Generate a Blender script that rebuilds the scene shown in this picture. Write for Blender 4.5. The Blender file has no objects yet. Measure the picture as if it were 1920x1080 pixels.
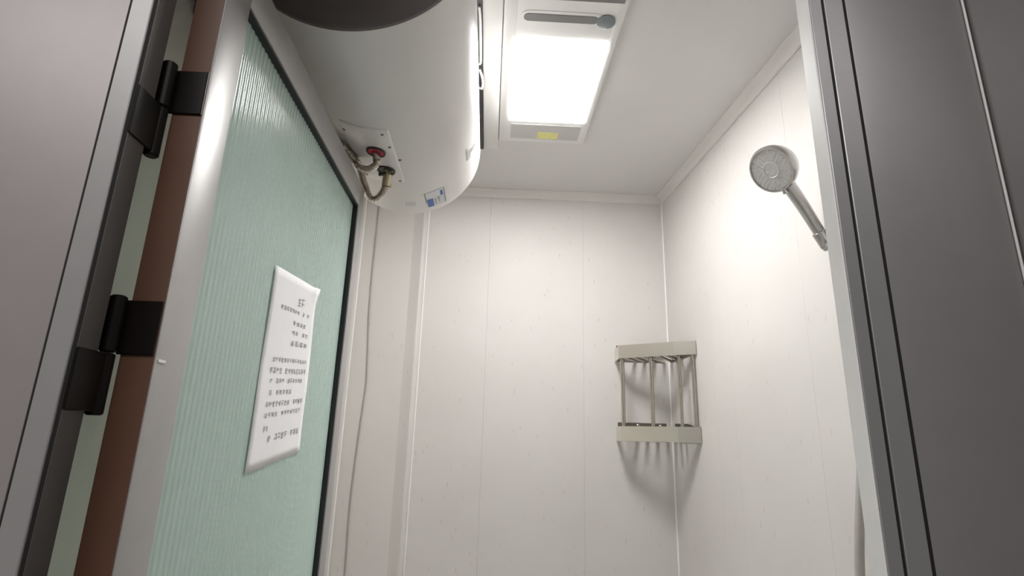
import bpy, bmesh, math, random
from mathutils import Vector, Matrix

S = bpy.context.scene
COL = S.collection
CZ = 1.43                      # height of the camera above the floor; the z values below count from it

# ------------------------------------------------------------------ camera, world, lights, exposure
cam_data = bpy.data.cameras.new('camera')
cam_data.sensor_width = 36.0
cam_data.lens = 19.566
cam_data.clip_start = 0.02
cam = bpy.data.objects.new('camera', cam_data)
COL.objects.link(cam)
R = Matrix(((0.9987, -0.0375, -0.0357), (-0.0443, -0.2641, -0.9635), (0.0267, 0.9638, -0.2654)))
q = R.to_quaternion(); q.normalize()
cam.rotation_mode = 'QUATERNION'
cam.rotation_quaternion = q
cam.location = (0, 0, CZ)
S.camera = cam

W = bpy.data.worlds.new('world'); S.world = W
W.use_nodes = True
W.node_tree.nodes['Background'].inputs[0].default_value = (1.0, 0.97, 0.95, 1)
W.node_tree.nodes['Background'].inputs[1].default_value = 0.22

def area(name, loc, sx, sy, power, col, rot=(0, 0, 0)):
    d = bpy.data.lights.new(name, 'AREA'); d.shape = 'RECTANGLE'
    d.size = sx; d.size_y = sy; d.energy = power; d.color = col
    o = bpy.data.objects.new(name, d); COL.objects.link(o)
    o.location = (loc[0], loc[1], loc[2] + CZ); o.rotation_euler = rot
    return o
# the strip lamp on the corridor ceiling, behind the camera
area('corridor_lamp', (0.0, -0.45, 1.10), 2.3, 0.30, 21.0, (1.0, 0.98, 0.98))

LAMP = 45.0                    # radiance of the lit diffuser in the bathroom ceiling unit
S.view_settings.view_transform = 'Standard'
S.view_settings.look = 'None'
S.view_settings.gamma = 1.0
S.view_settings.use_curve_mapping = False
S.view_settings.exposure = 0.07

# ------------------------------------------------------------------ materials
def srgb(r, g, b):
    f = lambda c: (c / 255 / 12.92) if c / 255 <= 0.04045 else ((c / 255 + 0.055) / 1.055) ** 2.4
    return (f(r), f(g), f(b), 1.0)

def mat(name, col, rough=0.5, metal=0.0, spec=0.5, noise=0.0, nscale=20.0, bump=0.0, bscale=200.0, stretch=None,
        trans=0.0, coat=0.0):
    m = bpy.data.materials.new(name); m.use_nodes = True
    nt = m.node_tree; b = nt.nodes['Principled BSDF']
    b.inputs['Base Color'].default_value = col
    b.inputs['Roughness'].default_value = rough
    b.inputs['Metallic'].default_value = metal
    b.inputs['Specular IOR Level'].default_value = spec
    b.inputs['Transmission Weight'].default_value = trans
    b.inputs['Coat Weight'].default_value = coat
    tc = nt.nodes.new('ShaderNodeTexCoord')
    src = tc.outputs['Object']
    if stretch:
        mp = nt.nodes.new('ShaderNodeMapping'); mp.inputs['Scale'].default_value = stretch
        nt.links.new(src, mp.inputs['Vector']); src = mp.outputs['Vector']
    if noise > 0:
        n = nt.nodes.new('ShaderNodeTexNoise'); n.inputs['Scale'].default_value = nscale
        n.inputs['Detail'].default_value = 4
        nt.links.new(src, n.inputs['Vector'])
        rp = nt.nodes.new('ShaderNodeValToRGB')
        lo = [max(0, c * (1 - noise)) for c in col[:3]] + [1]
        hi = [min(1, c * (1 + noise)) for c in col[:3]] + [1]
        rp.color_ramp.elements[0].color = lo; rp.color_ramp.elements[1].color = hi
        rp.color_ramp.elements[0].position = 0.3; rp.color_ramp.elements[1].position = 0.7
        nt.links.new(n.outputs['Fac'], rp.inputs['Fac'])
        nt.links.new(rp.outputs['Color'], b.inputs['Base Color'])
    if bump > 0:
        n2 = nt.nodes.new('ShaderNodeTexNoise'); n2.inputs['Scale'].default_value = bscale
        nt.links.new(src, n2.inputs['Vector'])
        bp = nt.nodes.new('ShaderNodeBump'); bp.inputs['Strength'].default_value = bump
        bp.inputs['Distance'].default_value = 0.002
        nt.links.new(n2.outputs['Fac'], bp.inputs['Height'])
        nt.links.new(bp.outputs['Normal'], b.inputs['Normal'])
    return m

def stone_mat(name):
    """pale PVC wall board printed with a faint travertine pattern: soft clouds and short upright flecks"""
    m = bpy.data.materials.new(name); m.use_nodes = True
    nt = m.node_tree; b = nt.nodes['Principled BSDF']; L = nt.links
    b.inputs['Roughness'].default_value = 0.52
    b.inputs['Specular IOR Level'].default_value = 0.35
    tc = nt.nodes.new('ShaderNodeTexCoord')
    n = nt.nodes.new('ShaderNodeTexNoise'); n.inputs['Scale'].default_value = 3.2; n.inputs['Detail'].default_value = 6
    L.new(tc.outputs['Object'], n.inputs['Vector'])
    rp = nt.nodes.new('ShaderNodeValToRGB')
    rp.color_ramp.elements[0].color = (0.645, 0.622, 0.602, 1); rp.color_ramp.elements[0].position = 0.3
    rp.color_ramp.elements[1].color = (0.690, 0.670, 0.650, 1); rp.color_ramp.elements[1].position = 0.7
    L.new(n.outputs['Fac'], rp.inputs['Fac'])
    mp = nt.nodes.new('ShaderNodeMapping'); mp.inputs['Scale'].default_value = (1, 1, 0.35)
    L.new(tc.outputs['Object'], mp.inputs['Vector'])
    v = nt.nodes.new('ShaderNodeTexVoronoi'); v.inputs['Scale'].default_value = 42
    L.new(mp.outputs['Vector'], v.inputs['Vector'])
    lt = nt.nodes.new('ShaderNodeValToRGB')
    lt.color_ramp.elements[0].color = (1, 1, 1, 1); lt.color_ramp.elements[0].position = 0.07
    lt.color_ramp.elements[1].color = (0, 0, 0, 1); lt.color_ramp.elements[1].position = 0.17
    L.new(v.outputs['Distance'], lt.inputs['Fac'])
    n3 = nt.nodes.new('ShaderNodeTexNoise'); n3.inputs['Scale'].default_value = 11
    L.new(tc.outputs['Object'], n3.inputs['Vector'])
    gate = nt.nodes.new('ShaderNodeValToRGB')
    gate.color_ramp.elements[0].position = 0.42; gate.color_ramp.elements[1].position = 0.56
    L.new(n3.outputs['Fac'], gate.inputs['Fac'])
    mul = nt.nodes.new('ShaderNodeMath'); mul.operation = 'MULTIPLY'
    L.new(lt.outputs['Color'], mul.inputs[0]); L.new(gate.outputs['Color'], mul.inputs[1])
    mul2 = nt.nodes.new('ShaderNodeMath'); mul2.operation = 'MULTIPLY'; mul2.inputs[1].default_value = 0.36
    L.new(mul.outputs[0], mul2.inputs[0])
    mx = nt.nodes.new('ShaderNodeMix'); mx.data_type = 'RGBA'
    L.new(mul2.outputs[0], mx.inputs['Factor'])
    L.new(rp.outputs['Color'], mx.inputs[6])
    mx.inputs[7].default_value = (0.46, 0.40, 0.355, 1)
    L.new(mx.outputs[2], b.inputs['Base Color'])
    return m

def emit_mat(name, col, s):
    m = bpy.data.materials.new(name); m.use_nodes = True
    nt = m.node_tree; b = nt.nodes['Principled BSDF']
    b.inputs['Base Color'].default_value = (0.9, 0.9, 0.9, 1)
    b.inputs['Emission Color'].default_value = col
    b.inputs['Emission Strength'].default_value = s
    return m

def glass_mat(name):
    """pale green reeded glass, milky enough to hide what is behind it"""
    m = bpy.data.materials.new(name); m.use_nodes = True
    nt = m.node_tree; L = nt.links
    nt.nodes.remove(nt.nodes['Principled BSDF'])
    d = nt.nodes.new('ShaderNodeBsdfDiffuse'); d.inputs['Color'].default_value = (0.715, 0.945, 0.89, 1)
    tr = nt.nodes.new('ShaderNodeBsdfTranslucent'); tr.inputs['Color'].default_value = (0.84, 0.97, 0.92, 1)
    mx = nt.nodes.new('ShaderNodeMixShader'); mx.inputs[0].default_value = 0.46
    L.new(d.outputs[0], mx.inputs[1]); L.new(tr.outputs[0], mx.inputs[2])
    gl = nt.nodes.new('ShaderNodeBsdfGlossy'); gl.inputs['Roughness'].default_value = 0.16
    fr = nt.nodes.new('ShaderNodeFresnel'); fr.inputs['IOR'].default_value = 1.7
    m2 = nt.nodes.new('ShaderNodeMixShader')
    L.new(fr.outputs[0], m2.inputs[0]); L.new(mx.outputs[0], m2.inputs[1]); L.new(gl.outputs[0], m2.inputs[2])
    L.new(m2.outputs[0], nt.nodes['Material Output'].inputs['Surface'])
    return m

def clear_mat(name):
    m = bpy.data.materials.new(name); m.use_nodes = True
    nt = m.node_tree; nt.nodes.remove(nt.nodes['Principled BSDF'])
    t = nt.nodes.new('ShaderNodeBsdfTransparent'); t.inputs['Color'].default_value = (0.95, 0.985, 0.965, 1)
    gl = nt.nodes.new('ShaderNodeBsdfGlossy'); gl.inputs['Roughness'].default_value = 0.05
    mx = nt.nodes.new('ShaderNodeMixShader'); mx.inputs[0].default_value = 0.05
    nt.links.new(t.outputs[0], mx.inputs[1]); nt.links.new(gl.outputs[0], mx.inputs[2])
    nt.links.new(mx.outputs[0], nt.nodes['Material Output'].inputs['Surface'])
    return m

M = dict(
    clear=clear_mat('clear_glass_back'),
    cream=mat('cream_board', (0.83, 0.815, 0.74, 1), 0.5, noise=0.03, nscale=4),
    rod=mat('polished_rod', (0.50, 0.46, 0.41, 1), 0.18, metal=0.95, noise=0.03, nscale=60),
    plate=mat('dull_back_plate', (0.20, 0.18, 0.155, 1), 0.35, metal=0.8, noise=0.05, nscale=60),
    stone=stone_mat('travertine_board'),
    ceiling=mat('ceiling_board', (0.70, 0.69, 0.675, 1), 0.45, noise=0.02, nscale=3),
    cornice=mat('white_moulding', (0.74, 0.72, 0.70, 1), 0.4, noise=0.02, nscale=8),
    bead=mat('white_bead', (0.88, 0.87, 0.85, 1), 0.3, noise=0.02, nscale=8),
    floor=mat('floor_tile', (0.72, 0.69, 0.66, 1), 0.45, noise=0.1, nscale=6),
    alu=mat('satin_grey_aluminium', (0.46, 0.455, 0.455, 1), 0.33, metal=0.65, noise=0.02, nscale=40),
    alu_door=mat('door_frame_aluminium', (0.41, 0.40, 0.395, 1), 0.42, metal=0.45, noise=0.02, nscale=40),
    alu_dark=mat('dark_jamb_metal', (0.075, 0.066, 0.061, 1), 0.55, metal=0.2, noise=0.05, nscale=30),
    jamb_lit=mat('lit_jamb', (0.93, 0.905, 0.89, 1), 0.3, metal=0.0, noise=0.02, nscale=30),  # right jamb face, bounced bathroom light put into its whiter colour
    panel=mat('grey_cladding', (0.355, 0.322, 0.317, 1), 0.42, metal=0.25, noise=0.02, nscale=30),
    panel2=mat('grey_cladding_right', (0.31, 0.30, 0.297, 1), 0.38, metal=0.45, noise=0.02, nscale=30),
    brown=mat('brown_door_edge', (0.120, 0.057, 0.034, 1), 0.5, noise=0.08, nscale=25, stretch=(1, 1, .2)),
    hinge=mat('dark_bronze_hinge', (0.007, 0.005, 0.004, 1), 0.42, metal=0.0, spec=0.18, noise=0.1, nscale=60),
    gasket=mat('black_gasket', (0.012, 0.014, 0.014, 1), 0.5, noise=0.05, nscale=60),
    groove=mat('shadow_gap_black', (0.010, 0.009, 0.009, 1), 0.8, noise=0.05, nscale=60),
    glass=glass_mat('reeded_green_glass'),
    paper=mat('paper_white', (0.93, 0.93, 0.95, 1), 0.8, noise=0.01, nscale=30),
    ink=mat('printed_ink', (0.42, 0.42, 0.44, 1), 0.8, noise=0.1, nscale=300),
    enamel=mat('white_enamel', (0.80, 0.785, 0.765, 1), 0.28, noise=0.01, nscale=5, coat=0.3),
    cap=mat('dark_grey_plastic', (0.115, 0.10, 0.095, 1), 0.5, noise=0.06, nscale=10),
    white_pl=mat('white_plastic', (0.78, 0.775, 0.76, 1), 0.4, noise=0.01, nscale=10),
    grey_pl=mat('grey_plastic', (0.19, 0.185, 0.18, 1), 0.5, noise=0.04, nscale=20),
    blue_grey=mat('blue_grey_disc', (0.17, 0.20, 0.215, 1), 0.4, noise=0.04, nscale=20),
    pale_grey=mat('pale_grey_plastic', (0.55, 0.545, 0.53, 1), 0.45, noise=0.02, nscale=20),
    yellow=mat('yellow_sticker', (0.80, 0.76, 0.30, 1), 0.6, noise=0.04, nscale=60),
    red=mat('red_seal', (0.55, 0.02, 0.06, 1), 0.45, noise=0.06, nscale=60),
    black_pl=mat('black_plastic', (0.015, 0.014, 0.014, 1), 0.4, noise=0.05, nscale=60),
    steel=mat('braided_steel', (0.58, 0.53, 0.47, 1), 0.20, metal=0.95, noise=0.05, nscale=200),
    brass=mat('aged_brass', (0.52, 0.45, 0.30, 1), 0.35, metal=0.75, noise=0.06, nscale=90),
    chrome=mat('chrome', (0.56, 0.55, 0.54, 1), 0.16, metal=0.9, noise=0.01, nscale=20),
    stainless=mat('polished_stainless', (0.76, 0.715, 0.645, 1), 0.27, metal=0.82, noise=0.02, nscale=30, stretch=(1, 1, 8)),
    face=mat('spray_face_grey', (0.60, 0.59, 0.58, 1), 0.40, metal=0.1, noise=0.04, nscale=60),
    nozzle=mat('nozzle_rubber', (0.66, 0.65, 0.64, 1), 0.5, noise=0.04, nscale=60),
    blue=mat('label_blue', (0.05, 0.14, 0.46, 1), 0.4, noise=0.04, nscale=60),
    label=mat('label_white', (0.70, 0.73, 0.76, 1), 0.4, noise=0.02, nscale=60),
    logo=mat('logo_grey', (0.42, 0.43, 0.42, 1), 0.4, noise=0.04, nscale=60),
    cord=mat('grey_cord', (0.42, 0.38, 0.355, 1), 0.5, noise=0.05, nscale=60),
    hose=mat('shower_hose_grey', (0.46, 0.43, 0.41, 1), 0.4, metal=0.2, noise=0.04, nscale=60),
    lamp=emit_mat('lit_diffuser', (1.0, 0.988, 0.972, 1), LAMP),
)

# ------------------------------------------------------------------ mesh builder
def P(x, y, z):
    return Vector((x, y, z + CZ))

class MB:
    def __init__(self):
        self.bm = bmesh.new(); self.ang = 24
    def box(self, x0, x1, y0, y1, z0, z1, bev=0.0, seg=2):
        b = bmesh.new()
        r = bmesh.ops.create_cube(b, size=1.0)
        for v in b.verts:
            v.co = P(x0 + (v.co.x + .5) * (x1 - x0), y0 + (v.co.y + .5) * (y1 - y0), z0 + (v.co.z + .5) * (z1 - z0))
        if bev > 0:
            bmesh.ops.bevel(b, geom=b.edges[:], offset=bev, segments=seg, affect='EDGES', profile=0.5)
        return self._merge(b)
    def _merge(self, b):
        me = bpy.data.meshes.new('tmp'); b.to_mesh(me); b.free()
        self.bm.from_mesh(me); bpy.data.meshes.remove(me)
        return self
    def prism(self, pts, vec, bev=0.0):
        """pts: a planar polygon as world points (z from camera), extruded by vec"""
        b = bmesh.new()
        vs = [b.verts.new(P(*p)) for p in pts]
        f = b.faces.new(vs)
        r = bmesh.ops.extrude_face_region(b, geom=[f])
        nv = [e for e in r['geom'] if isinstance(e, bmesh.types.BMVert)]
        bmesh.ops.translate(b, verts=nv, vec=Vector(vec))
        bmesh.ops.recalc_face_normals(b, faces=b.faces[:])
        if bev > 0:
            bmesh.ops.bevel(b, geom=b.edges[:], offset=bev, segments=2, affect='EDGES', profile=0.5)
        return self._merge(b)
    def tube(self, pts, r, n=12, cap=True, smooth_path=0):
        self.ang = 62
        pts = [P(*p) for p in pts]
        if smooth_path:
            pts = catmull(pts, smooth_path)
        rs = r if isinstance(r, (list, tuple)) else None
        if callable(r): rs = [r(i) for i in range(len(pts))]
        b = bmesh.new(); rings = []
        t0 = (pts[1] - pts[0]).normalized()
        up = Vector((0, 0, 1)) if abs(t0.z) < 0.9 else Vector((1, 0, 0))
        nrm = (up - t0 * up.dot(t0)).normalized()
        for i, p in enumerate(pts):
            t = (pts[min(i + 1, len(pts) - 1)] - pts[max(i - 1, 0)]).normalized()
            nrm = (nrm - t * nrm.dot(t)).normalized()
            bn = t.cross(nrm)
            rr = rs[i] if rs else r
            rings.append([b.verts.new(p + (nrm * math.cos(a) + bn * math.sin(a)) * rr)
                          for a in [2 * math.pi * k / n for k in range(n)]])
        for i in range(len(rings) - 1):
            for k in range(n):
                b.faces.new((rings[i][k], rings[i][(k + 1) % n], rings[i + 1][(k + 1) % n], rings[i + 1][k]))
        if cap:
            b.faces.new(rings[0][::-1]); b.faces.new(rings[-1])
        bmesh.ops.recalc_face_normals(b, faces=b.faces[:])
        return self._merge(b)
    def lathe(self, prof, origin, axis, n=48, cap=True):
        self.ang = max(self.ang, 40)
        """prof: (radius, distance along axis)"""
        o = P(*origin); a = Vector(axis).normalized()
        up = Vector((0, 0, 1)) if abs(a.z) < 0.9 else Vector((1, 0, 0))
        u = (up - a * up.dot(a)).normalized(); w = a.cross(u)
        b = bmesh.new(); rings = []
        for (r, h) in prof:
            rings.append([b.verts.new(o + a * h + (u * math.cos(t) + w * math.sin(t)) * max(r, 1e-5))
                          for t in [2 * math.pi * k / n for k in range(n)]])
        for i in range(len(rings) - 1):
            for k in range(n):
                b.faces.new((rings[i][k], rings[i][(k + 1) % n], rings[i + 1][(k + 1) % n], rings[i + 1][k]))
        if cap:
            b.faces.new(rings[0][::-1]); b.faces.new(rings[-1])
        bmesh.ops.recalc_face_normals(b, faces=b.faces[:])
        return self._merge(b)
    def grid(self, rows, closed=False):
        """rows of world points"""
        b = bmesh.new()
        vs = [[b.verts.new(P(*p)) for p in row] for row in rows]
        for i in range(len(vs) - 1):
            for k in range(len(vs[0]) - 1):
                b.faces.new((vs[i][k], vs[i][k + 1], vs[i + 1][k + 1], vs[i + 1][k]))
        return self._merge(b)
    def build(self, name, m, parent=None, smooth=True, ang=None, kind=None, solid=0.0, solid_off=-1.0):
        me = bpy.data.meshes.new(name)
        if parent is not None:
            loc = Vector(parent['wloc'])
        else:
            xs = [v.co for v in self.bm.verts]
            lo = Vector((min(v.x for v in xs), min(v.y for v in xs), min(v.z for v in xs)))
            hi = Vector((max(v.x for v in xs), max(v.y for v in xs), max(v.z for v in xs)))
            loc = Vector(((lo.x + hi.x) / 2, (lo.y + hi.y) / 2, lo.z))
        bmesh.ops.translate(self.bm, verts=self.bm.verts[:], vec=-loc)
        self.bm.to_mesh(me); self.bm.free()
        me.materials.append(m)
        o = bpy.data.objects.new(name, me); COL.objects.link(o)
        if parent is not None:
            o.parent = parent
        else:
            o.location = loc
        o['wloc'] = tuple(loc)
        if smooth:
            for p in me.polygons: p.use_smooth = True
            me.set_sharp_from_angle(angle=math.radians(ang if ang else self.ang))
        if solid:
            sm = o.modifiers.new('solid', 'SOLIDIFY'); sm.thickness = solid; sm.offset = solid_off
        if kind: o['kind'] = kind
        return o

def catmull(p, n):
    out = []
    q = [p[0] * 2 - p[1]] + p + [p[-1] * 2 - p[-2]]
    for i in range(1, len(q) - 2):
        for k in range(n):
            t = k / n
            out.append(0.5 * ((2 * q[i]) + (q[i + 1] - q[i - 1]) * t + (2 * q[i - 1] - 5 * q[i] + 4 * q[i + 1] - q[i + 2]) * t * t
                              + (3 * q[i] - q[i - 1] - 3 * q[i + 1] + q[i + 2]) * t ** 3))
    out.append(p[-1])
    return out

def thing(name, loc, label=None, cat=None, group=None, kind=None):
    o = bpy.data.objects.new(name, None); COL.objects.link(o)
    o.location = P(*loc); o['wloc'] = tuple(P(*loc)); o.empty_display_size = 0.05
    tag(o, label, cat, group, kind)
    return o

def tag(o, label=None, cat=None, group=None, kind=None):
    if label: o['label'] = label
    if cat: o['category'] = cat
    if group: o['group'] = group
    if kind: o['kind'] = kind
    return o

FL = -CZ                      # floor
CEIL = 1.062                  # bathroom ceiling
YB = 2.26                     # face of the back wall
XL = -0.590                   # face of the left wall
def XR(y):                    # face of the right wall (a few degrees out of square)
    return 0.740 + 0.055 * (YB - y)

# ------------------------------------------------------------------ the setting
f = MB().box(-1.6, 1.4, -1.6, 2.6, FL - 0.1, FL).build('floor', M['floor'], smooth=False)
tag(f, 'grey floor of bathroom and corridor', kind='structure')
c = MB().box(-0.75, 1.05, 0.49, 2.5, CEIL, CEIL + 0.06).build('ceiling', M['ceiling'], smooth=False)
tag(c, 'smooth pale grey bathroom ceiling', kind='structure')

# back wall: wall boards side by side
wb = MB().box(-0.75, 1.05, YB + 0.008, YB + 0.10, FL, CEIL).build('wall_back', M['groove'], smooth=False)
tag(wb, 'pale travertine wall at the far end', kind='structure')
bx = [-0.74, -0.316, -0.017, 0.385, 0.742]
for i in range(4):
    MB().box(bx[i], bx[i + 1], YB, YB + 0.010, FL, CEIL, 0.0014, 1).build('wall_panel', M['stone'], wb, ang=20)

# right wall: boards along a line slightly out of square
wr = MB().prism([(XR(2.30) + .010, 2.30, FL), (XR(0.5) + .010, 0.5, FL), (XR(0.5) + 0.1, 0.5, FL), (XR(2.30) + .1, 2.30, FL)],
                (0, 0, CEIL - FL)).build('wall_right', M['groove'], smooth=False)
tag(wr, 'pale travertine wall with the shower', kind='structure')
ry = [2.268, 1.862, 1.737, 1.335, 0.935, 0.535]
for i in range(5):
    a, b_ = ry[i], ry[i + 1]
    MB().prism([(XR(a), a, FL), (XR(b_), b_, FL), (XR(b_) + .011, b_, FL), (XR(a) + .011, a, FL)], (0, 0, CEIL - FL),
               0.0011).build('wall_panel', M['stone'], wr, ang=20)

wl = MB().box(XL - 0.11, XL - 0.010, 0.49, 2.35, FL, CEIL).build('wall_left', M['groove'], smooth=False)
tag(wl, 'pale travertine wall behind the open door', kind='structure')
ly = [0.55, 0.95, 1.35, 1.75, 2.268]
for i in range(4):
    MB().box(XL - 0.012, XL, ly[i], ly[i + 1], FL, CEIL, 0.0012, 1).build('wall_panel', M['cream'], wl, ang=20)

# front wall around the door opening, with cladding boards on the corridor side
wf = thing('wall_front', (0, 0.52, FL), 'wall round the bathroom door clad in satin grey boards', kind='structure')
MB().box(-1.45, -0.399, 0.500, 0.550, FL, 1.3).build('wall_core', M['stone'], wf, smooth=False)
MB().box(0.379, 0.95, 0.500, 0.550, FL, 1.3).build('wall_core', M['stone'], wf, smooth=False)
MB().box(-0.392, 0.372, 0.500, 0.550, 0.60, 1.3).build('wall_core', M['stone'], wf, smooth=False)
MB().box(-1.45, -0.3792, 0.4865, 0.501, FL, 1.3, 0.0015, 2).build('cladding_board', M['panel'], wf)
MB().box(0.3722, 0.5045, 0.4865, 0.501, FL, 1.3, 0.0015, 2).build('cladding_board', M['panel2'], wf)
MB().box(-0.3792, 0.3722, 0.4865, 0.501, 0.605, 1.3, 0.0015, 2).build('cladding_board', M['panel'], wf)
# corridor side wall meeting it at the right
ws = thing('wall_corridor_right', (0.53, 0, FL), 'grey boarded corridor wall right of the door', kind='structure')
MB().box(0.5085, 0.56, -1.6, 0.486, FL, 1.3, 0.001, 1).build('cladding_board', M['panel2'], ws)
t = MB().tube([(0.5052, 0.4855, FL), (0.5052, 0.4855, 1.3)], 0.0013, 8).build('trim_1', M['cornice'])
tag(t, 'thin white corner bead between grey boards', kind='structure')

# door frame (stops, casings and the dark gaps between them)
df = thing('trim_2', (0, 0.50, FL), 'satin grey metal frame of the bathroom door', kind='structure')
HD = 0.562
MB().box(-0.3765, -0.3556, 0.4850, 0.5127, FL, HD + 0.04, 0.0008, 1).build('casing', M['alu_door'], df)
MB().box(-0.3534, -0.3515, 0.4880, 0.5130, FL, HD, 0.0).build('jamb_face', M['alu_dark'], df, smooth=False)
MB().box(-0.400, -0.3865, 0.512, 0.552, FL, HD + 0.04, 0.001, 1).build('rebate', M['alu_dark'], df)
MB().box(-0.3800, -0.3530, 0.4875, 0.5127, FL, HD, 0.0).build('shadow_gap', M['groove'], df, smooth=False)
MB().box(0.3318, 0.3450, 0.4850, 0.505, FL, HD + 0.04, 0.0006, 1).build('casing', M['alu'], df)
MB().box(0.3300, 0.3320, 0.4862, 0.5065, FL, HD, 0.0006, 1).build('jamb_face', M['jamb_lit'], df)
MB().box(0.3482, 0.3688, 0.4850, 0.505, FL, HD + 0.04, 0.0006, 1).build('casing', M['alu'], df)
MB().box(0.3440, 0.3730, 0.4868, 0.5050, FL, HD + .04, 0.0).build('shadow_gap', M['groove'], df, smooth=False)
MB().box(0.368, 0.380, 0.5055, 0.550, FL, HD + .04, 0.001, 1).build('rebate', M['alu_dark'], df)
MB().box(-0.3528, 0.3315, 0.4850, 0.512, HD, HD + 0.042, 0.0012, 2).build('head', M['alu'], df)

# cornices
cr = MB()
def cove(n=8):
    pts = [(0, 0), (0.034, 0), (0.034, -0.004)]
    for k in range(n + 1):
        a = math.pi / 2 * k / n
        pts.append((0.034 - 0.026 * math.sin(a) , -0.004 - 0.024 * (1 - math.cos(a))))
    pts += [(0.005, -0.031), (0, -0.031)]
    return pts
t = MB().prism([(-0.60, YB - d, CEIL + h) for d, h in cove()], (1.345, 0, 0)).build('trim_3', M['cornice'])
tag(t, 'white coved ceiling moulding along back wall', kind='structure')
y0, y1 = 2.27, 0.55
t = MB().prism([(XR(y0) - d, y0, CEIL + h) for d, h in cove()], (XR(y1) - XR(y0), y1 - y0, 0)).build('trim_4', M['cornice'])
tag(t, 'white coved ceiling moulding along right wall', kind='structure')
t = MB().tube([(XR(YB) - .001, YB - .001, FL), (XR(YB) - .001, YB - .001, CEIL - .03)], 0.0042, 10).build('trim_5', M['bead'])
tag(t, 'white bead in the far right corner', kind='structure')
t = thing('trim_6', (-0.575, YB, FL), 'corner profile in the far left corner', kind='structure')
MB().box(XL, -0.560, YB - 0.007, YB, FL, CEIL - .03, 0.0015, 2).build('strip', M['stone'], t)
MB().tube([(-0.5585, YB - 0.004, FL), (-0.5585, YB - 0.004, CEIL - .03)], 0.0036, 8).build('bead', M['bead'], t)
t = thing('trim_7', (-0.316, YB, FL), 'half round cover strip running up the back wall', kind='structure')
prof = [(-0.346, YB, FL), (-0.334, YB - 0.0035, FL), (-0.318, YB - 0.0105, FL), (-0.307, YB - 0.0160, FL), (-0.303, YB - 0.0168, FL),
        (-0.298, YB - 0.0155, FL), (-0.291, YB - 0.009, FL), (-0.286, YB, FL)]
MB().prism(prof, (0, 0, CEIL - .03 - FL)).build('strip', M['stone'], t)
MB().tube([(-0.2845, YB - 0.002, FL), (-0.2845, YB - 0.002, CEIL - .03)], 0.0034, 8).build('bead', M['bead'], t)

# ------------------------------------------------------------------ the open door
DX, DY0, DY1, DT = -0.316, 0.541, 1.2504, 0.575
DB = FL + 0.012
dr = thing('door_1', (-0.334, 0.9, DB), 'open bathroom door with pale green reeded glass in grey frame', kind='structure')
XB = -0.3495
MB().box(XB, DX, DY0, 0.5957, DB, DT, 0.0018, 2).build('stile', M['alu_door'], dr)
MB().box(XB, DX, 1.2088, DY1, DB, DT, 0.0018, 2).build('stile', M['alu_door'], dr)
MB().box(XB, DX, 0.5955, 1.2090, 0.5185, DT, 0.0012, 2).build('rail', M['alu_door'], dr)
MB().box(XB, DX, 0.5955, 1.2090, DB, DB + 0.075, 0.0012, 2).build('rail', M['alu_door'], dr)
MB().box(XB + .0012, DX - .0012, DY0 - 0.0012, DY0 + 0.0006, DB, DT - .001, 0.0).build('edge_strip', M['brown'], dr, smooth=False)
g = MB()
g.box(-0.336, DX - .0025, 1.2055, 1.2091, DB + .075, 0.5190)
g.box(-0.336, DX - .0025, 0.5955, 1.2091, 0.5150, 0.5190)
g.box(-0.336, DX - .0025, 0.5955, 0.5975, DB + .075, 0.5190)
g.build('gasket', M['gasket'], dr, smooth=False)
# reeded pane: upright ribs on the face, flat back
PITCH = 0.0115
ys0, ys1 = 0.5965, 1.2065
nr = int((ys1 - ys0) / PITCH * 8)
front_b, front_t, back_b, back_t = [], [], [], []
for i in range(nr + 1):
    y = ys0 + (ys1 - ys0) * i / nr
    w = math.sin(math.pi * (y - ys0) / PITCH) ** 2
    x = -0.3285 + 0.0011 * w
    front_b.append((x, y, DB + .07)); front_t.append((x, y, 0.518))
    back_b.append((-0.334, y, DB + .07)); back_t.append((-0.334, y, 0.518))
pane = MB(); pane.grid([front_b, front_t, back_t, back_b, front_b])
bmesh.ops.remove_doubles(pane.bm, verts=pane.bm.verts[:], dist=1e-6)
bmesh.ops.recalc_face_normals(pane.bm, faces=pane.bm.faces[:])
po = pane.build('pane', M['glass'], dr, ang=60)
po.data.materials.append(M['clear'])            # the back of the sheet is plain clear glass
for fc in po.data.polygons:
    if fc.center.x < -0.3325 - dr['wloc'][0]: fc.material_index = 1
MB().box(DX, DX + 0.0012, DY0 + .004, DY0 + .016, 0.0635, 0.0665, 0.0004, 1).build('white_mark', M['bead'], dr)['label'] = 'tiny white mark on the stile'  # small raised white mark near the hinge edge

# hinges: one leaf on the door edge, one on the jamb, knuckles between
for zt in (0.3795, 0.1215):
    hg = thing('hinge', (-0.352, 0.527, zt - 0.105))
    hg.parent = dr; hg.location = Vector(hg['wloc']) - Vector(dr['wloc'])
    zm = zt - 0.0525
    MB().box(-0.352, DX - .0015, DY0 - 0.0038, DY0 - 0.001, zm, zt, 0.0008, 1).build('door_leaf', M['hinge'], hg)
    MB().box(-0.3520, -0.3495, 0.4858, 0.527, zm - 0.0535, zm - .001, 0.0008, 1).build('frame_leaf', M['hinge'], hg)
    for (a, b_) in ((zm + .0005, zt + .002), (zm - 0.0565, zm - .0005)):
        MB().lathe([(0.0055, a), (0.0072, a + .0015), (0.0072, b_ - .0015), (0.0055, b_)], (-0.3535, 0.5285, 0), (0, 0, 1), 20).build('knuckle', M['hinge'], hg)

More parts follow.
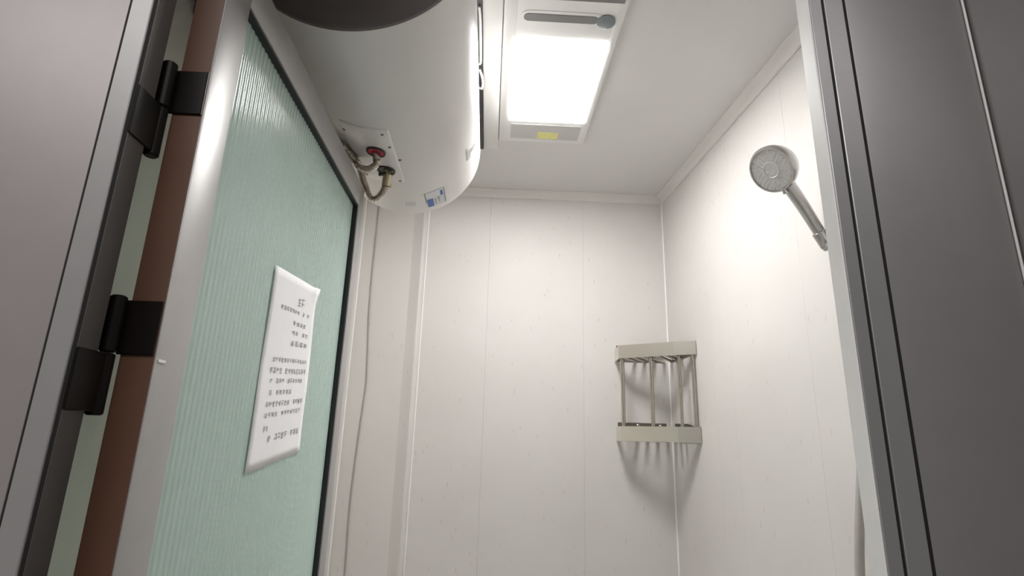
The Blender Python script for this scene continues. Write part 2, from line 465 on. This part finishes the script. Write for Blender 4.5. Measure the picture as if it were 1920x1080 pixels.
# ------------------------------------------------------------------ ceiling lamp and heater unit
YU0, YU1, XU0, XU1, ZU = 1.06, 1.806, 0.004, 0.312, 1.050
u = thing('bathroom_ceiling_unit', (0.16, 1.43, CEIL), 'white rectangular ceiling lamp and heater unit, its square panel lit', 'ceiling lamp')
h = MB()
LX0, LX1, LY0, LY1 = 0.0385, 0.2905, 1.267, 1.669
h.box(XU0, LX0, YU0, YU1, ZU, CEIL, 0.003, 2)
h.box(LX1, XU1, YU0, YU1, ZU, CEIL, 0.003, 2)
h.box(LX0 - .002, LX1 + .002, YU0, LY0, ZU + .001, CEIL, 0.001, 1)
h.box(LX0 - .002, LX1 + .002, LY1, YU1, ZU + .001, CEIL, 0.001, 1)
h.build('housing', M['white_pl'], u)
MB().box(LX0, LX1, LY0, LY1, ZU - 0.001, ZU + 0.006, 0.002, 2).build('diffuser', M['lamp'], u)
# rounded air slot, sensor disc, louvre at the near end, switch plate and sticker at the far end
def slot(x0, x1, yc, w, z0, z1):
    pts = []
    for k in range(13): a = math.pi / 2 + math.pi * k / 12; pts.append((x0 + w + w * math.cos(a), yc + w * math.sin(a), z0))
    for k in range(13): a = -math.pi / 2 + math.pi * k / 12; pts.append((x1 - w + w * math.cos(a), yc + w * math.sin(a), z0))
    return MB().prism(pts, (0, 0, z1 - z0))
slot(0.045, 0.262, 1.192, 0.026, ZU - 0.0008, ZU + .004).build('slot_surround', M['white_pl'], u)
slot(0.055, 0.247, 1.188, 0.0125, ZU - 0.0025, ZU + .004).build('air_slot', M['grey_pl'], u)
MB().lathe([(0.022, 0), (0.0245, 0.0012), (0.0245, 0.006)], (0.2675, 1.192, ZU - 0.0035), (0, 0, 1), 32).build('sensor_disc', M['blue_grey'], u)
MB().box(0.07, 0.301, 1.100, 1.1275, ZU - 0.0015, ZU + .004, 0.001, 1).build('louvre', M['grey_pl'], u)
MB().box(0.045, 0.285, 1.690, 1.782, ZU - 0.0006, ZU + .004, 0.0004, 1).build('switch_plate', M['pale_grey'], u)
MB().box(0.139, 0.212, 1.736, 1.777, ZU - 0.0015, ZU + .003, 0.0003, 1).build('sticker', M['yellow'], u)['label'] = 'small pale yellow sticker'

p = thing('ceiling_cover_strip', (-0.03, 1.4, CEIL), 'flat white cover strip on ceiling between heater and lit unit', 'cover strip')
MB().box(-0.0515, 0.002, 0.86, 1.872, 1.0535, CEIL, 0.002, 2).build('strip', M['white_pl'], p)
MB().box(-0.0690, -0.0515, 0.86, 1.872, 1.0490, CEIL, 0.0008, 1).build('dark_edge', M['black_pl'], p)['label'] = 'dark channel along the strip'
lp = MB()
lp.tube([(-0.0585, 1.16, 1.046), (-0.056, 1.20, 1.040), (-0.0555, 1.28, 1.035), (-0.0565, 1.36, 1.039), (-0.060, 1.38, 1.046)], 0.0032, 8, smooth_path=6)
lp.tube([(-0.0605, 1.405, 1.047), (-0.054, 1.425, 1.040), (-0.0505, 1.455, 1.037), (-0.0535, 1.485, 1.040), (-0.0605, 1.495, 1.047)], 0.0035, 8, smooth_path=6)
tag(lp.build('power_cord', M['bead']), 'white cord looped over the dark channel beside the heater', 'cord')

# ------------------------------------------------------------------ water heater
XC, ZC, RC, YN, YF = -0.2525, 0.8285, 0.2015, 0.765, 1.532
wh = thing('water_heater', (XC, 1.15, ZC - RC), 'big white horizontal water heater cylinder hung above the door', 'water heater')
prof = [(RC - .002, 0.0), (RC, 0.003), (RC, YF - YN - 0.030)]
for k in range(1, 9):
    a = math.pi / 2 * k / 8
    prof.append((RC - 0.034 + 0.034 * math.cos(a), YF - YN - 0.030 + 0.030 * math.sin(a)))
prof += [(0.160, 0.783), (0.146, 0.820), (0.125, 0.845), (0.085, 0.864), (0.04, 0.872), (0.0, 0.874)]  # unseen far dome, added to block lamp light towards the back wall
MB().lathe(prof, (XC, YN, ZC), (0, 1, 0), 128).build('tank_body', M['enamel'], wh, ang=40)
prof = [(RC - 0.004, 0.003)] + [(RC - 0.0012, 0.0), (RC - 0.0012, -0.006)]
prof += [(RC - 0.008, -0.013), (RC - 0.03, -0.018), (RC * 0.5, -0.026), (0.0, -0.029)]
MB().lathe(prof, (XC, YN, ZC), (0, 1, 0), 128).build('end_cap', M['cap'], wh, ang=40)['label'] = 'dark grey domed end cap'
def cyl(ang, y, r=RC):
    a = math.radians(ang)
    return (XC + r * math.sin(a), y, ZC - r * math.cos(a))
# curved pipe cover plate on the underside
def patch(a0, a1, y0, y1, r, na=14, ny=8, rc=0.0):
    rows = []
    for j in range(ny + 1):
        row = []
        y = y0 + (y1 - y0) * j / ny
        for i in range(na + 1):
            a = a0 + (a1 - a0) * i / na
            row.append(cyl(a, y, r))
        rows.append(row)
    return rows
pc = MB(); pc.grid(patch(-25, 6.1, 1.052, 1.306, RC + 0.0030))
o = pc.build('pipe_cover', M['enamel'], wh, solid=0.009, solid_off=1.0)
bv = o.modifiers.new('bevel', 'BEVEL'); bv.width = 0.0035; bv.segments = 3; bv.limit_method = 'ANGLE'; bv.angle_limit = math.radians(50)
bmn = bmesh.new(); bmn.from_mesh(o.data); bmesh.ops.recalc_face_normals(bmn, faces=bmn.faces[:])
down = [fc for fc in bmn.faces if fc.normal.z > 0]
if len(down) > len(bmn.faces) / 2: bmesh.ops.reverse_faces(bmn, faces=bmn.faces[:])
bmn.to_mesh(o.data); bmn.free()
o.modifiers['solid'].offset = -1.0
for a, y in ((-23, 1.085), (1.5, 1.072), (-21, 1.29), (3.2, 1.292), (3.5, 1.125)):
    n = Vector(cyl(a, y)) - Vector((XC, y, ZC)); n.normalize()
    c0 = cyl(a, y, RC + 0.0025)
    MB().lathe([(0.0036, 0), (0.0036, 0.0012), (0.002, 0.0022)], c0, n, 12).build('screw', M['grey_pl'], wh)
MB().lathe([(0.0042, 0), (0.0042, 0.0015), (0.002, 0.0022)], cyl(7.2, 1.19, RC - .0005), Vector(cyl(7.2, 1.19)) - Vector((XC, 1.19, ZC)), 12).build('screw', M['grey_pl'], wh)
def port(a, y, ring, nm, lab):
    n = Vector(cyl(a, y)) - Vector((XC, y, ZC)); n.normalize()
    c0 = cyl(a, y, RC + .0025)
    q_ = MB().lathe([(0.0182, 0.000), (0.0182, 0.0042), (0.0215, 0.0042), (0.0222, 0.0026), (0.0222, 0)], c0, n, 36, cap=False).build(nm, M['black_pl'], wh)
    q_['label'] = lab
    s_ = MB().lathe([(0.0186, 0), (0.0186, 0.0025), (0.0, 0.0026)], c0, n, 36).build('seal', ring, wh)
    return n
n1 = port(-6.2, 1.149, M['red'], 'hot_port', 'dark rimmed port with red seal')
n2 = port(-4.0, 1.237, M['black_pl'], 'cold_port', 'black rimmed port')
MB().tube([cyl(-6.2, 1.149, RC + .003), (-0.2705, 1.150, 0.603)], 0.0092, 16).build('pipe_stub', M['steel'], wh)
# brass safety valve with black drain spout
v = MB()
v.tube([cyl(-4, 1.237, RC + .003), (-0.2625, 1.238, 0.612)], 0.0095, 16)
v.tube([(-0.2625, 1.238, 0.614), (-0.2665, 1.246, 0.588)], [0.0112, 0.0098], 6)
v.tube([(-0.2635, 1.238, 0.606), (-0.256, 1.256, 0.590)], 0.004, 10)
v.build('safety_valve', M['brass'], wh)
MB().tube([(-0.266, 1.232, 0.614), (-0.280, 1.224, 0.606)], 0.0042, 10).build('drain_spout', M['black_pl'], wh)
# energy label at the far rim
st = thing('energy_label', cyl(25, 1.43)); st.parent = wh; st.location = Vector(st['wloc']) - Vector(wh['wloc'])
st['label'] = 'blue and white label stuck near the far rim'
def stick(name, m, a0, a1, y0, y1, par, lift=0.0007):
    b = MB(); b.grid(patch(a0, a1, y0, y1, RC + lift, 6, 2))
    return b.build(name, m, par)
stick('label_sheet', M['label'], 17.4, 33.3, 1.388, 1.481, st)
stick('blue_patch', M['blue'], 18.4, 23.2, 1.428, 1.478, st, 0.0011)
stick('blue_patch', M['blue'], 29.6, 31.8, 1.398, 1.428, st, 0.0011)
stick('dark_edge', M['grey_pl'], 17.2, 17.9, 1.388, 1.450, st, 0.0012)
stick('dark_edge', M['grey_pl'], 32.7, 33.4, 1.390, 1.481, st, 0.0012)
stick('print_block', M['logo'], 24.2, 25.6, 1.435, 1.47, st, 0.0011)
stick('print_block', M['logo'], 27.0, 28.6, 1.428, 1.45, st, 0.0011)
stick('print_block', M['ink'], 27.6, 28.4, 1.452, 1.466, st, 0.0011)
# faint raised print left of it, and the mark on the front
for k in range(5):
    stick('print_stroke', M['pale_grey'], 1.5 + 1.6 * k, 2.3 + 1.6 * k, 1.425 + 0.004 * (k % 2), 1.452, wh, 0.0006)
lg = thing('maker_mark', cyl(60, 1.34)); lg.parent = wh; lg.location = Vector(lg['wloc']) - Vector(wh['wloc'])
stick('mark_block', M['logo'], 58.6, 63.3, 1.318, 1.358, lg)
stick('mark_stroke', M['logo'], 58.4, 59.8, 1.296, 1.33, lg)
for k, a in enumerate((65.0, 67.4, 69.8, 72.4)):
    stick('mark_letter', M['logo'], a, a + 1.0, 1.324 + 0.002 * k, 1.346 + .002 * k, lg)
    if k % 2 == 0: stick('mark_letter', M['logo'], a, a + 2.0, 1.333, 1.337, lg)
# brackets holding it to the left wall
for yy in (0.93, 1.36):
    MB().box(XL, XC - RC + 0.012, yy - .02, yy + .02, ZC - 0.06, ZC + 0.02, 0.002, 1).build('bracket', M['grey_pl'], wh)

# corrugated steel hoses from the ports to the left wall
def hose(pts, name, label, r=0.0086):
    cps = [P(*p) for p in pts]
    path = catmull(cps, 26)
    L = [0.0]
    for i in range(1, len(path)): L.append(L[-1] + (path[i] - path[i - 1]).length)
    N = int(L[-1] / 0.0006); out = []; j = 0
    for i in range(N + 1):
        s = L[-1] * i / N
        while j < len(L) - 2 and L[j + 1] < s: j += 1
        tt = (s - L[j]) / max(1e-9, L[j + 1] - L[j])
        pp = path[j].lerp(path[j + 1], tt); out.append((pp.x, pp.y, pp.z - CZ))
    rs = [r * (0.82 + 0.20 * math.cos(2 * math.pi * i * 0.0006 / 0.0044)) for i in range(N + 1)]
    o = MB().tube(out, rs, 12).build(name, M['steel'], ang=80)
    return tag(o, label, 'hose')
hose([(-0.2705, 1.150, 0.606), (-0.2715, 1.153, 0.598), (-0.277, 1.158, 0.593), (-0.287, 1.168, 0.592), (-0.300, 1.178, 0.594), (-0.316, 1.186, 0.604),
      (-0.330, 1.186, 0.618), (-0.343, 1.160, 0.630), (-0.358, 1.143, 0.640), (-0.40, 1.15, 0.660), (-0.46, 1.19, 0.705), (XL + .004, 1.24, 0.78)],
     'water_hose', 'short corrugated steel hose bending from the red port')
hose([(-0.2665, 1.246, 0.590), (-0.269, 1.251, 0.585), (-0.277, 1.260, 0.575), (-0.287, 1.265, 0.565), (-0.297, 1.266, 0.560), (-0.3055, 1.262, 0.565),
      (-0.313, 1.252, 0.581), (-0.319, 1.237, 0.595), (-0.3235, 1.217, 0.6125), (-0.333, 1.199, 0.632), (-0.347, 1.181, 0.642), (-0.362, 1.163, 0.652), (-0.40, 1.172, 0.678), (-0.46, 1.22, 0.722), (XL + .004, 1.29, 0.78)],
     'water_hose', 'corrugated steel hose looping low from the black cold port')

# thin cord hanging down the back wall at the left
pts = [(-0.503, 1.010), (-0.5032, 0.90), (-0.5036, 0.80), (-0.504, 0.645), (-0.501, 0.50), (-0.494, 0.375), (-0.487, 0.26), (-0.486, 0.19),
       (-0.493, 0.05), (-0.4978, -0.06), (-0.5018, -0.20), (-0.5022, -0.30), (-0.4975, -0.46), (-0.495, -0.8), (-0.497, -1.2)]
tag(MB().tube([(x, YB - 0.0032, z) for x, z in pts], 0.0027, 8, smooth_path=8).build('wall_cable', M['cord']),
    'thin grey cable hanging loosely down the back wall', 'cable')

# ------------------------------------------------------------------ notice on the door glass
pa = thing('paper_notice', (-0.325, 0.92, -0.06), 'white printed paper notice stuck on the green door glass', 'notice')
C1, C2, C3, C4 = Vector((0.8129, 0.2462)), Vector((1.0181, 0.2636)), Vector((1.0299, -0.0283)), Vector((0.8095, -0.0531))
def pap(u_, v_, lift=0.0):        # u across from the hinge side, v downwards
    a = C1.lerp(C2, u_); b_ = C4.lerp(C3, u_); c_ = a.lerp(b_, v_)
    curl = 0.006 * max(0, u_ - 0.86) / 0.14 * max(0, 1 - v_ / 0.1) + 0.0006 * math.sin(9 * v_ + 3 * u_)
    return (-0.3258 + curl + lift, c_.x, c_.y)
MB().grid([[pap(i / 14, j / 22) for i in range(15)] for j in range(23)]).build('sheet', M['paper'], pa, solid=0.0003, solid_off=0)
rnd = random.Random(5)
def glyph(b, u0, u1, v0, v1):
    def stroke(a, c, d, e):
        b.grid([[pap(a, c, .0007), pap(d, c, .0007)], [pap(a, e, .0007), pap(d, e, .0007)]])
    w, hh = u1 - u0, v1 - v0
    for k in range(rnd.randint(2, 3)):
        y = v0 + hh * (k + rnd.random() * .6) / 3
        stroke(u0 + w * .05 * rnd.random(), y, u1 - w * .1 * rnd.random(), y + hh * 0.13)
    for k in range(rnd.randint(1, 3)):
        x = u0 + w * (0.15 + 0.6 * rnd.random())
        stroke(x, v0 + hh * .1 * rnd.random(), x + w * 0.14, v1 - hh * .15 * rnd.random())
lines = [(0.55, 0.80, 0.105, 0.155, 3), (0.20, 0.87, 0.180, 0.205, 11), (0.50, 0.90, 0.245, 0.270, 5), (0.50, 0.90, 0.300, 0.325, 5),
         (0.50, 0.90, 0.355, 0.385, 4), (0.19, 0.92, 0.455, 0.480, 13), (0.17, 0.92, 0.510, 0.540, 13), (0.19, 0.92, 0.565, 0.590, 13),
         (0.20, 0.64, 0.625, 0.650, 7), (0.17, 0.92, 0.680, 0.710, 13), (0.17, 0.90, 0.735, 0.760, 12), (0.18, 0.27, 0.800, 0.830, 2),
         (0.28, 0.92, 0.850, 0.885, 10)]
for (u0, u1, v0, v1, n) in lines:
    b = MB()
    for k in range(n):
        if rnd.random() < 0.1: continue
        g0 = u0 + (u1 - u0) * k / n
        glyph(b, g0, g0 + (u1 - u0) / n * 0.82, v0, v1)
    if len(b.bm.verts): b.build('printed_line', M['ink'], pa, smooth=False, kind='stuff')

# ------------------------------------------------------------------ corner shelf
cs = thing('corner_shelf', (0.66, 2.15, 0.0), 'two tier polished steel corner shelf on four rods', 'shelf')
A, B, C, D = (0.515, YB - .001), (0.505, 2.150), (0.682, 2.022), (XR(1.99) - .002, 1.988)
def band(pts, z0, z1, th=0.0022):
    b = MB()
    rows = [[(x, y, z0) for x, y in pts], [(x, y, z1) for x, y in pts]]
    b.grid(rows)
    return b
for (z0, z1) in ((0.323, 0.374), (0.0115, 0.066)):
    tr = thing('tier', (0.66, 2.15, z0)); tr.parent = cs; tr.location = Vector(tr['wloc']) - Vector(cs['wloc'])
    band([A, B, C, D], z0, z1).build('rim', M['stainless'], tr, smooth=False, solid=0.0025, solid_off=0)
    # mounting plates on the two walls
    MB().box(0.520, 0.715, YB - 0.004, YB - .0005, z0 + .004, z1 + 0.018, 0.001, 1).build('wall_plate', M['plate'], tr)
    MB().prism([(XR(2.22) - .001, 2.22, z0 + .004), (XR(2.02) - .001, 2.02, z0 + .004), (XR(2.02) - .001, 2.02, z1 - .002), (XR(2.10) - .001, 2.10, z1 + .014), (XR(2.22) - .001, 2.22, z1 + .018)],
               (-0.003, 0, 0)).build('wall_plate', M['plate'], tr)
    # slats of the floor, running from the front rim into the corner
    d = Vector((C[0] - B[0], C[1] - B[1])).normalized(); nn = Vector((-d.y, d.x))
    ln = (Vector(C) - Vector(B)).length
    for k in range(7):
        p0 = Vector(B) + d * (0.012 + (ln - 0.024) * k / 6) + nn * 0.008
        t1 = (YB - 0.005 - p0.y) / nn.y
        t2 = (XR(2.15) - 0.006 - p0.x) / nn.x
        p1 = p0 + nn * min(t1, t2)
        MB().tube([(p0.x, p0.y, z0 + .008), (p1.x, p1.y, z0 + .008)], 0.0060, 10).build('slat', M['rod'], tr)
    for (x, y) in ((0.60, YB - 0.006), (0.69, YB - 0.006)):
        MB().lathe([(0.007, 0), (0.007, .003), (0.004, .005)], (x, y, z1 + .006), (0, -1, 0), 14).build('screw_cap', M['chrome'], tr)
for i, (x, y) in enumerate(((0.520, 2.158), (0.614, 2.092), (0.701, 2.029), (0.742, 2.003))):
    MB().tube([(x, y, 0.018), (x, y, 0.360)], 0.0078 if i < 2 else 0.0062, 14).build('rod', M['rod'], cs)

# ------------------------------------------------------------------ hand shower, its rail and hose
sh = thing('hand_shower', (0.78, 1.17, 0.45), 'chrome hand shower with round grey spray face on right wall', 'shower')
HN = Vector((-0.760, -0.283, -0.585)).normalized()     # direction the face looks
HC = Vector((0.664, 1.19, 0.648))
def along(d, off=Vector((0, 0, 0))): return tuple(HC + HN * d + off)
prof = [(0.022, -0.040), (0.040, -0.036), (0.051, -0.028), (0.0575, -0.012), (0.0588, 0.001), (0.0560, 0.0065), (0.0525, 0.0065)]
MB().lathe([(0.0, -0.041)] + prof, tuple(HC), HN, 48, cap=False).build('head_shell', M['chrome'], sh, ang=50)
MB().lathe([(0.0, 0.0052), (0.017, 0.0052), (0.018, 0.0062), (0.0205, 0.0062), (0.0215, 0.0050), (0.0528, 0.0046)], tuple(HC), HN, 48, cap=False).build('spray_face', M['face'], sh)
u1 = HN.cross(Vector((0, 0, 1))).normalized(); w1 = HN.cross(u1)
nz = MB()
for ring, (rr, n) in enumerate(((0.010, 6), (0.0255, 16), (0.0315, 20), (0.0375, 24), (0.0435, 28), (0.049, 32))):
    for k in range(n):
        a = 2 * math.pi * (k + 0.35 * ring) / n
        c0 = HC + HN * 0.0045 + (u1 * math.cos(a) + w1 * math.sin(a)) * rr
        nz.lathe([(0.0014, 0), (0.0014, 0.0014), (0.0008, 0.0022)], tuple(c0), HN, 6)
nz.build('nozzles', M['nozzle'], sh, kind='stuff')
# handle
hd = Vector((0.564, 0.160, -0.810)).normalized()
hs = HC + hd * 0.040 - HN * 0.016
pts = [tuple(hs), tuple(hs + hd * 0.03 - HN * .003), tuple(hs + hd * 0.075 - HN * .004), tuple(hs + hd * 0.13 - HN * .002), tuple(hs + hd * 0.185)]
MB().tube(pts, lambda i: 0.0172 - 0.0040 * min(1, i / 22) , 20, smooth_path=6).build('handle', M['chrome'], sh, ang=60)
tb = HC + hd * 0.052 + HN * 0.004
MB().tube([tuple(tb - hd * .004), tuple(tb + hd * 0.014 + HN * .003)], [0.0045, 0.0060], 10).build('spray_lever', M['chrome'], sh)
# holder and rail, mostly hidden behind the door frame
hr = thing('shower_rail', (0.78, 1.12, -0.2), 'slim chrome shower rail and holder half hidden by door frame', 'shower rail')
he = hs + hd * 0.185
MB().lathe([(0.013, -0.028), (0.0165, -0.026), (0.0165, 0.012), (0.014, 0.016)], tuple(he - hd * 0.012), hd, 24).build('holder_cup', M['chrome'], hr)
MB().tube([(XR(1.12) - 0.035, 1.10, -0.25), (XR(1.12) - 0.035, 1.10, 0.52)], 0.009, 16).build('rail_tube', M['chrome'], hr)
MB().tube([(XR(1.12) - 0.035, 1.10, 0.4), tuple(he - hd * .01)], 0.008, 12).build('holder_arm', M['chrome'], hr)
for z in (-0.22, 0.50):
    MB().tube([(XR(1.1) + .002, 1.10, z), (XR(1.1) - 0.035, 1.10, z)], 0.008, 12).build('rail_foot', M['chrome'], hr)
e0 = he + hd * 0.005
tag(MB().tube([tuple(e0), tuple(e0 + hd * .04), (0.785, 1.128, 0.24), (0.782, 1.163, 0.06), (0.7800, 1.182, -0.04), (0.7645, 1.190, -0.16), (0.7555, 1.195, -0.26), (0.748, 1.20, -0.42), (0.75, 1.19, -0.62), (0.785, 1.15, -0.72)],
              0.0092, 14, smooth_path=10).build('shower_hose', M['hose']), 'grey shower hose hanging beside the right door jamb', 'hose')
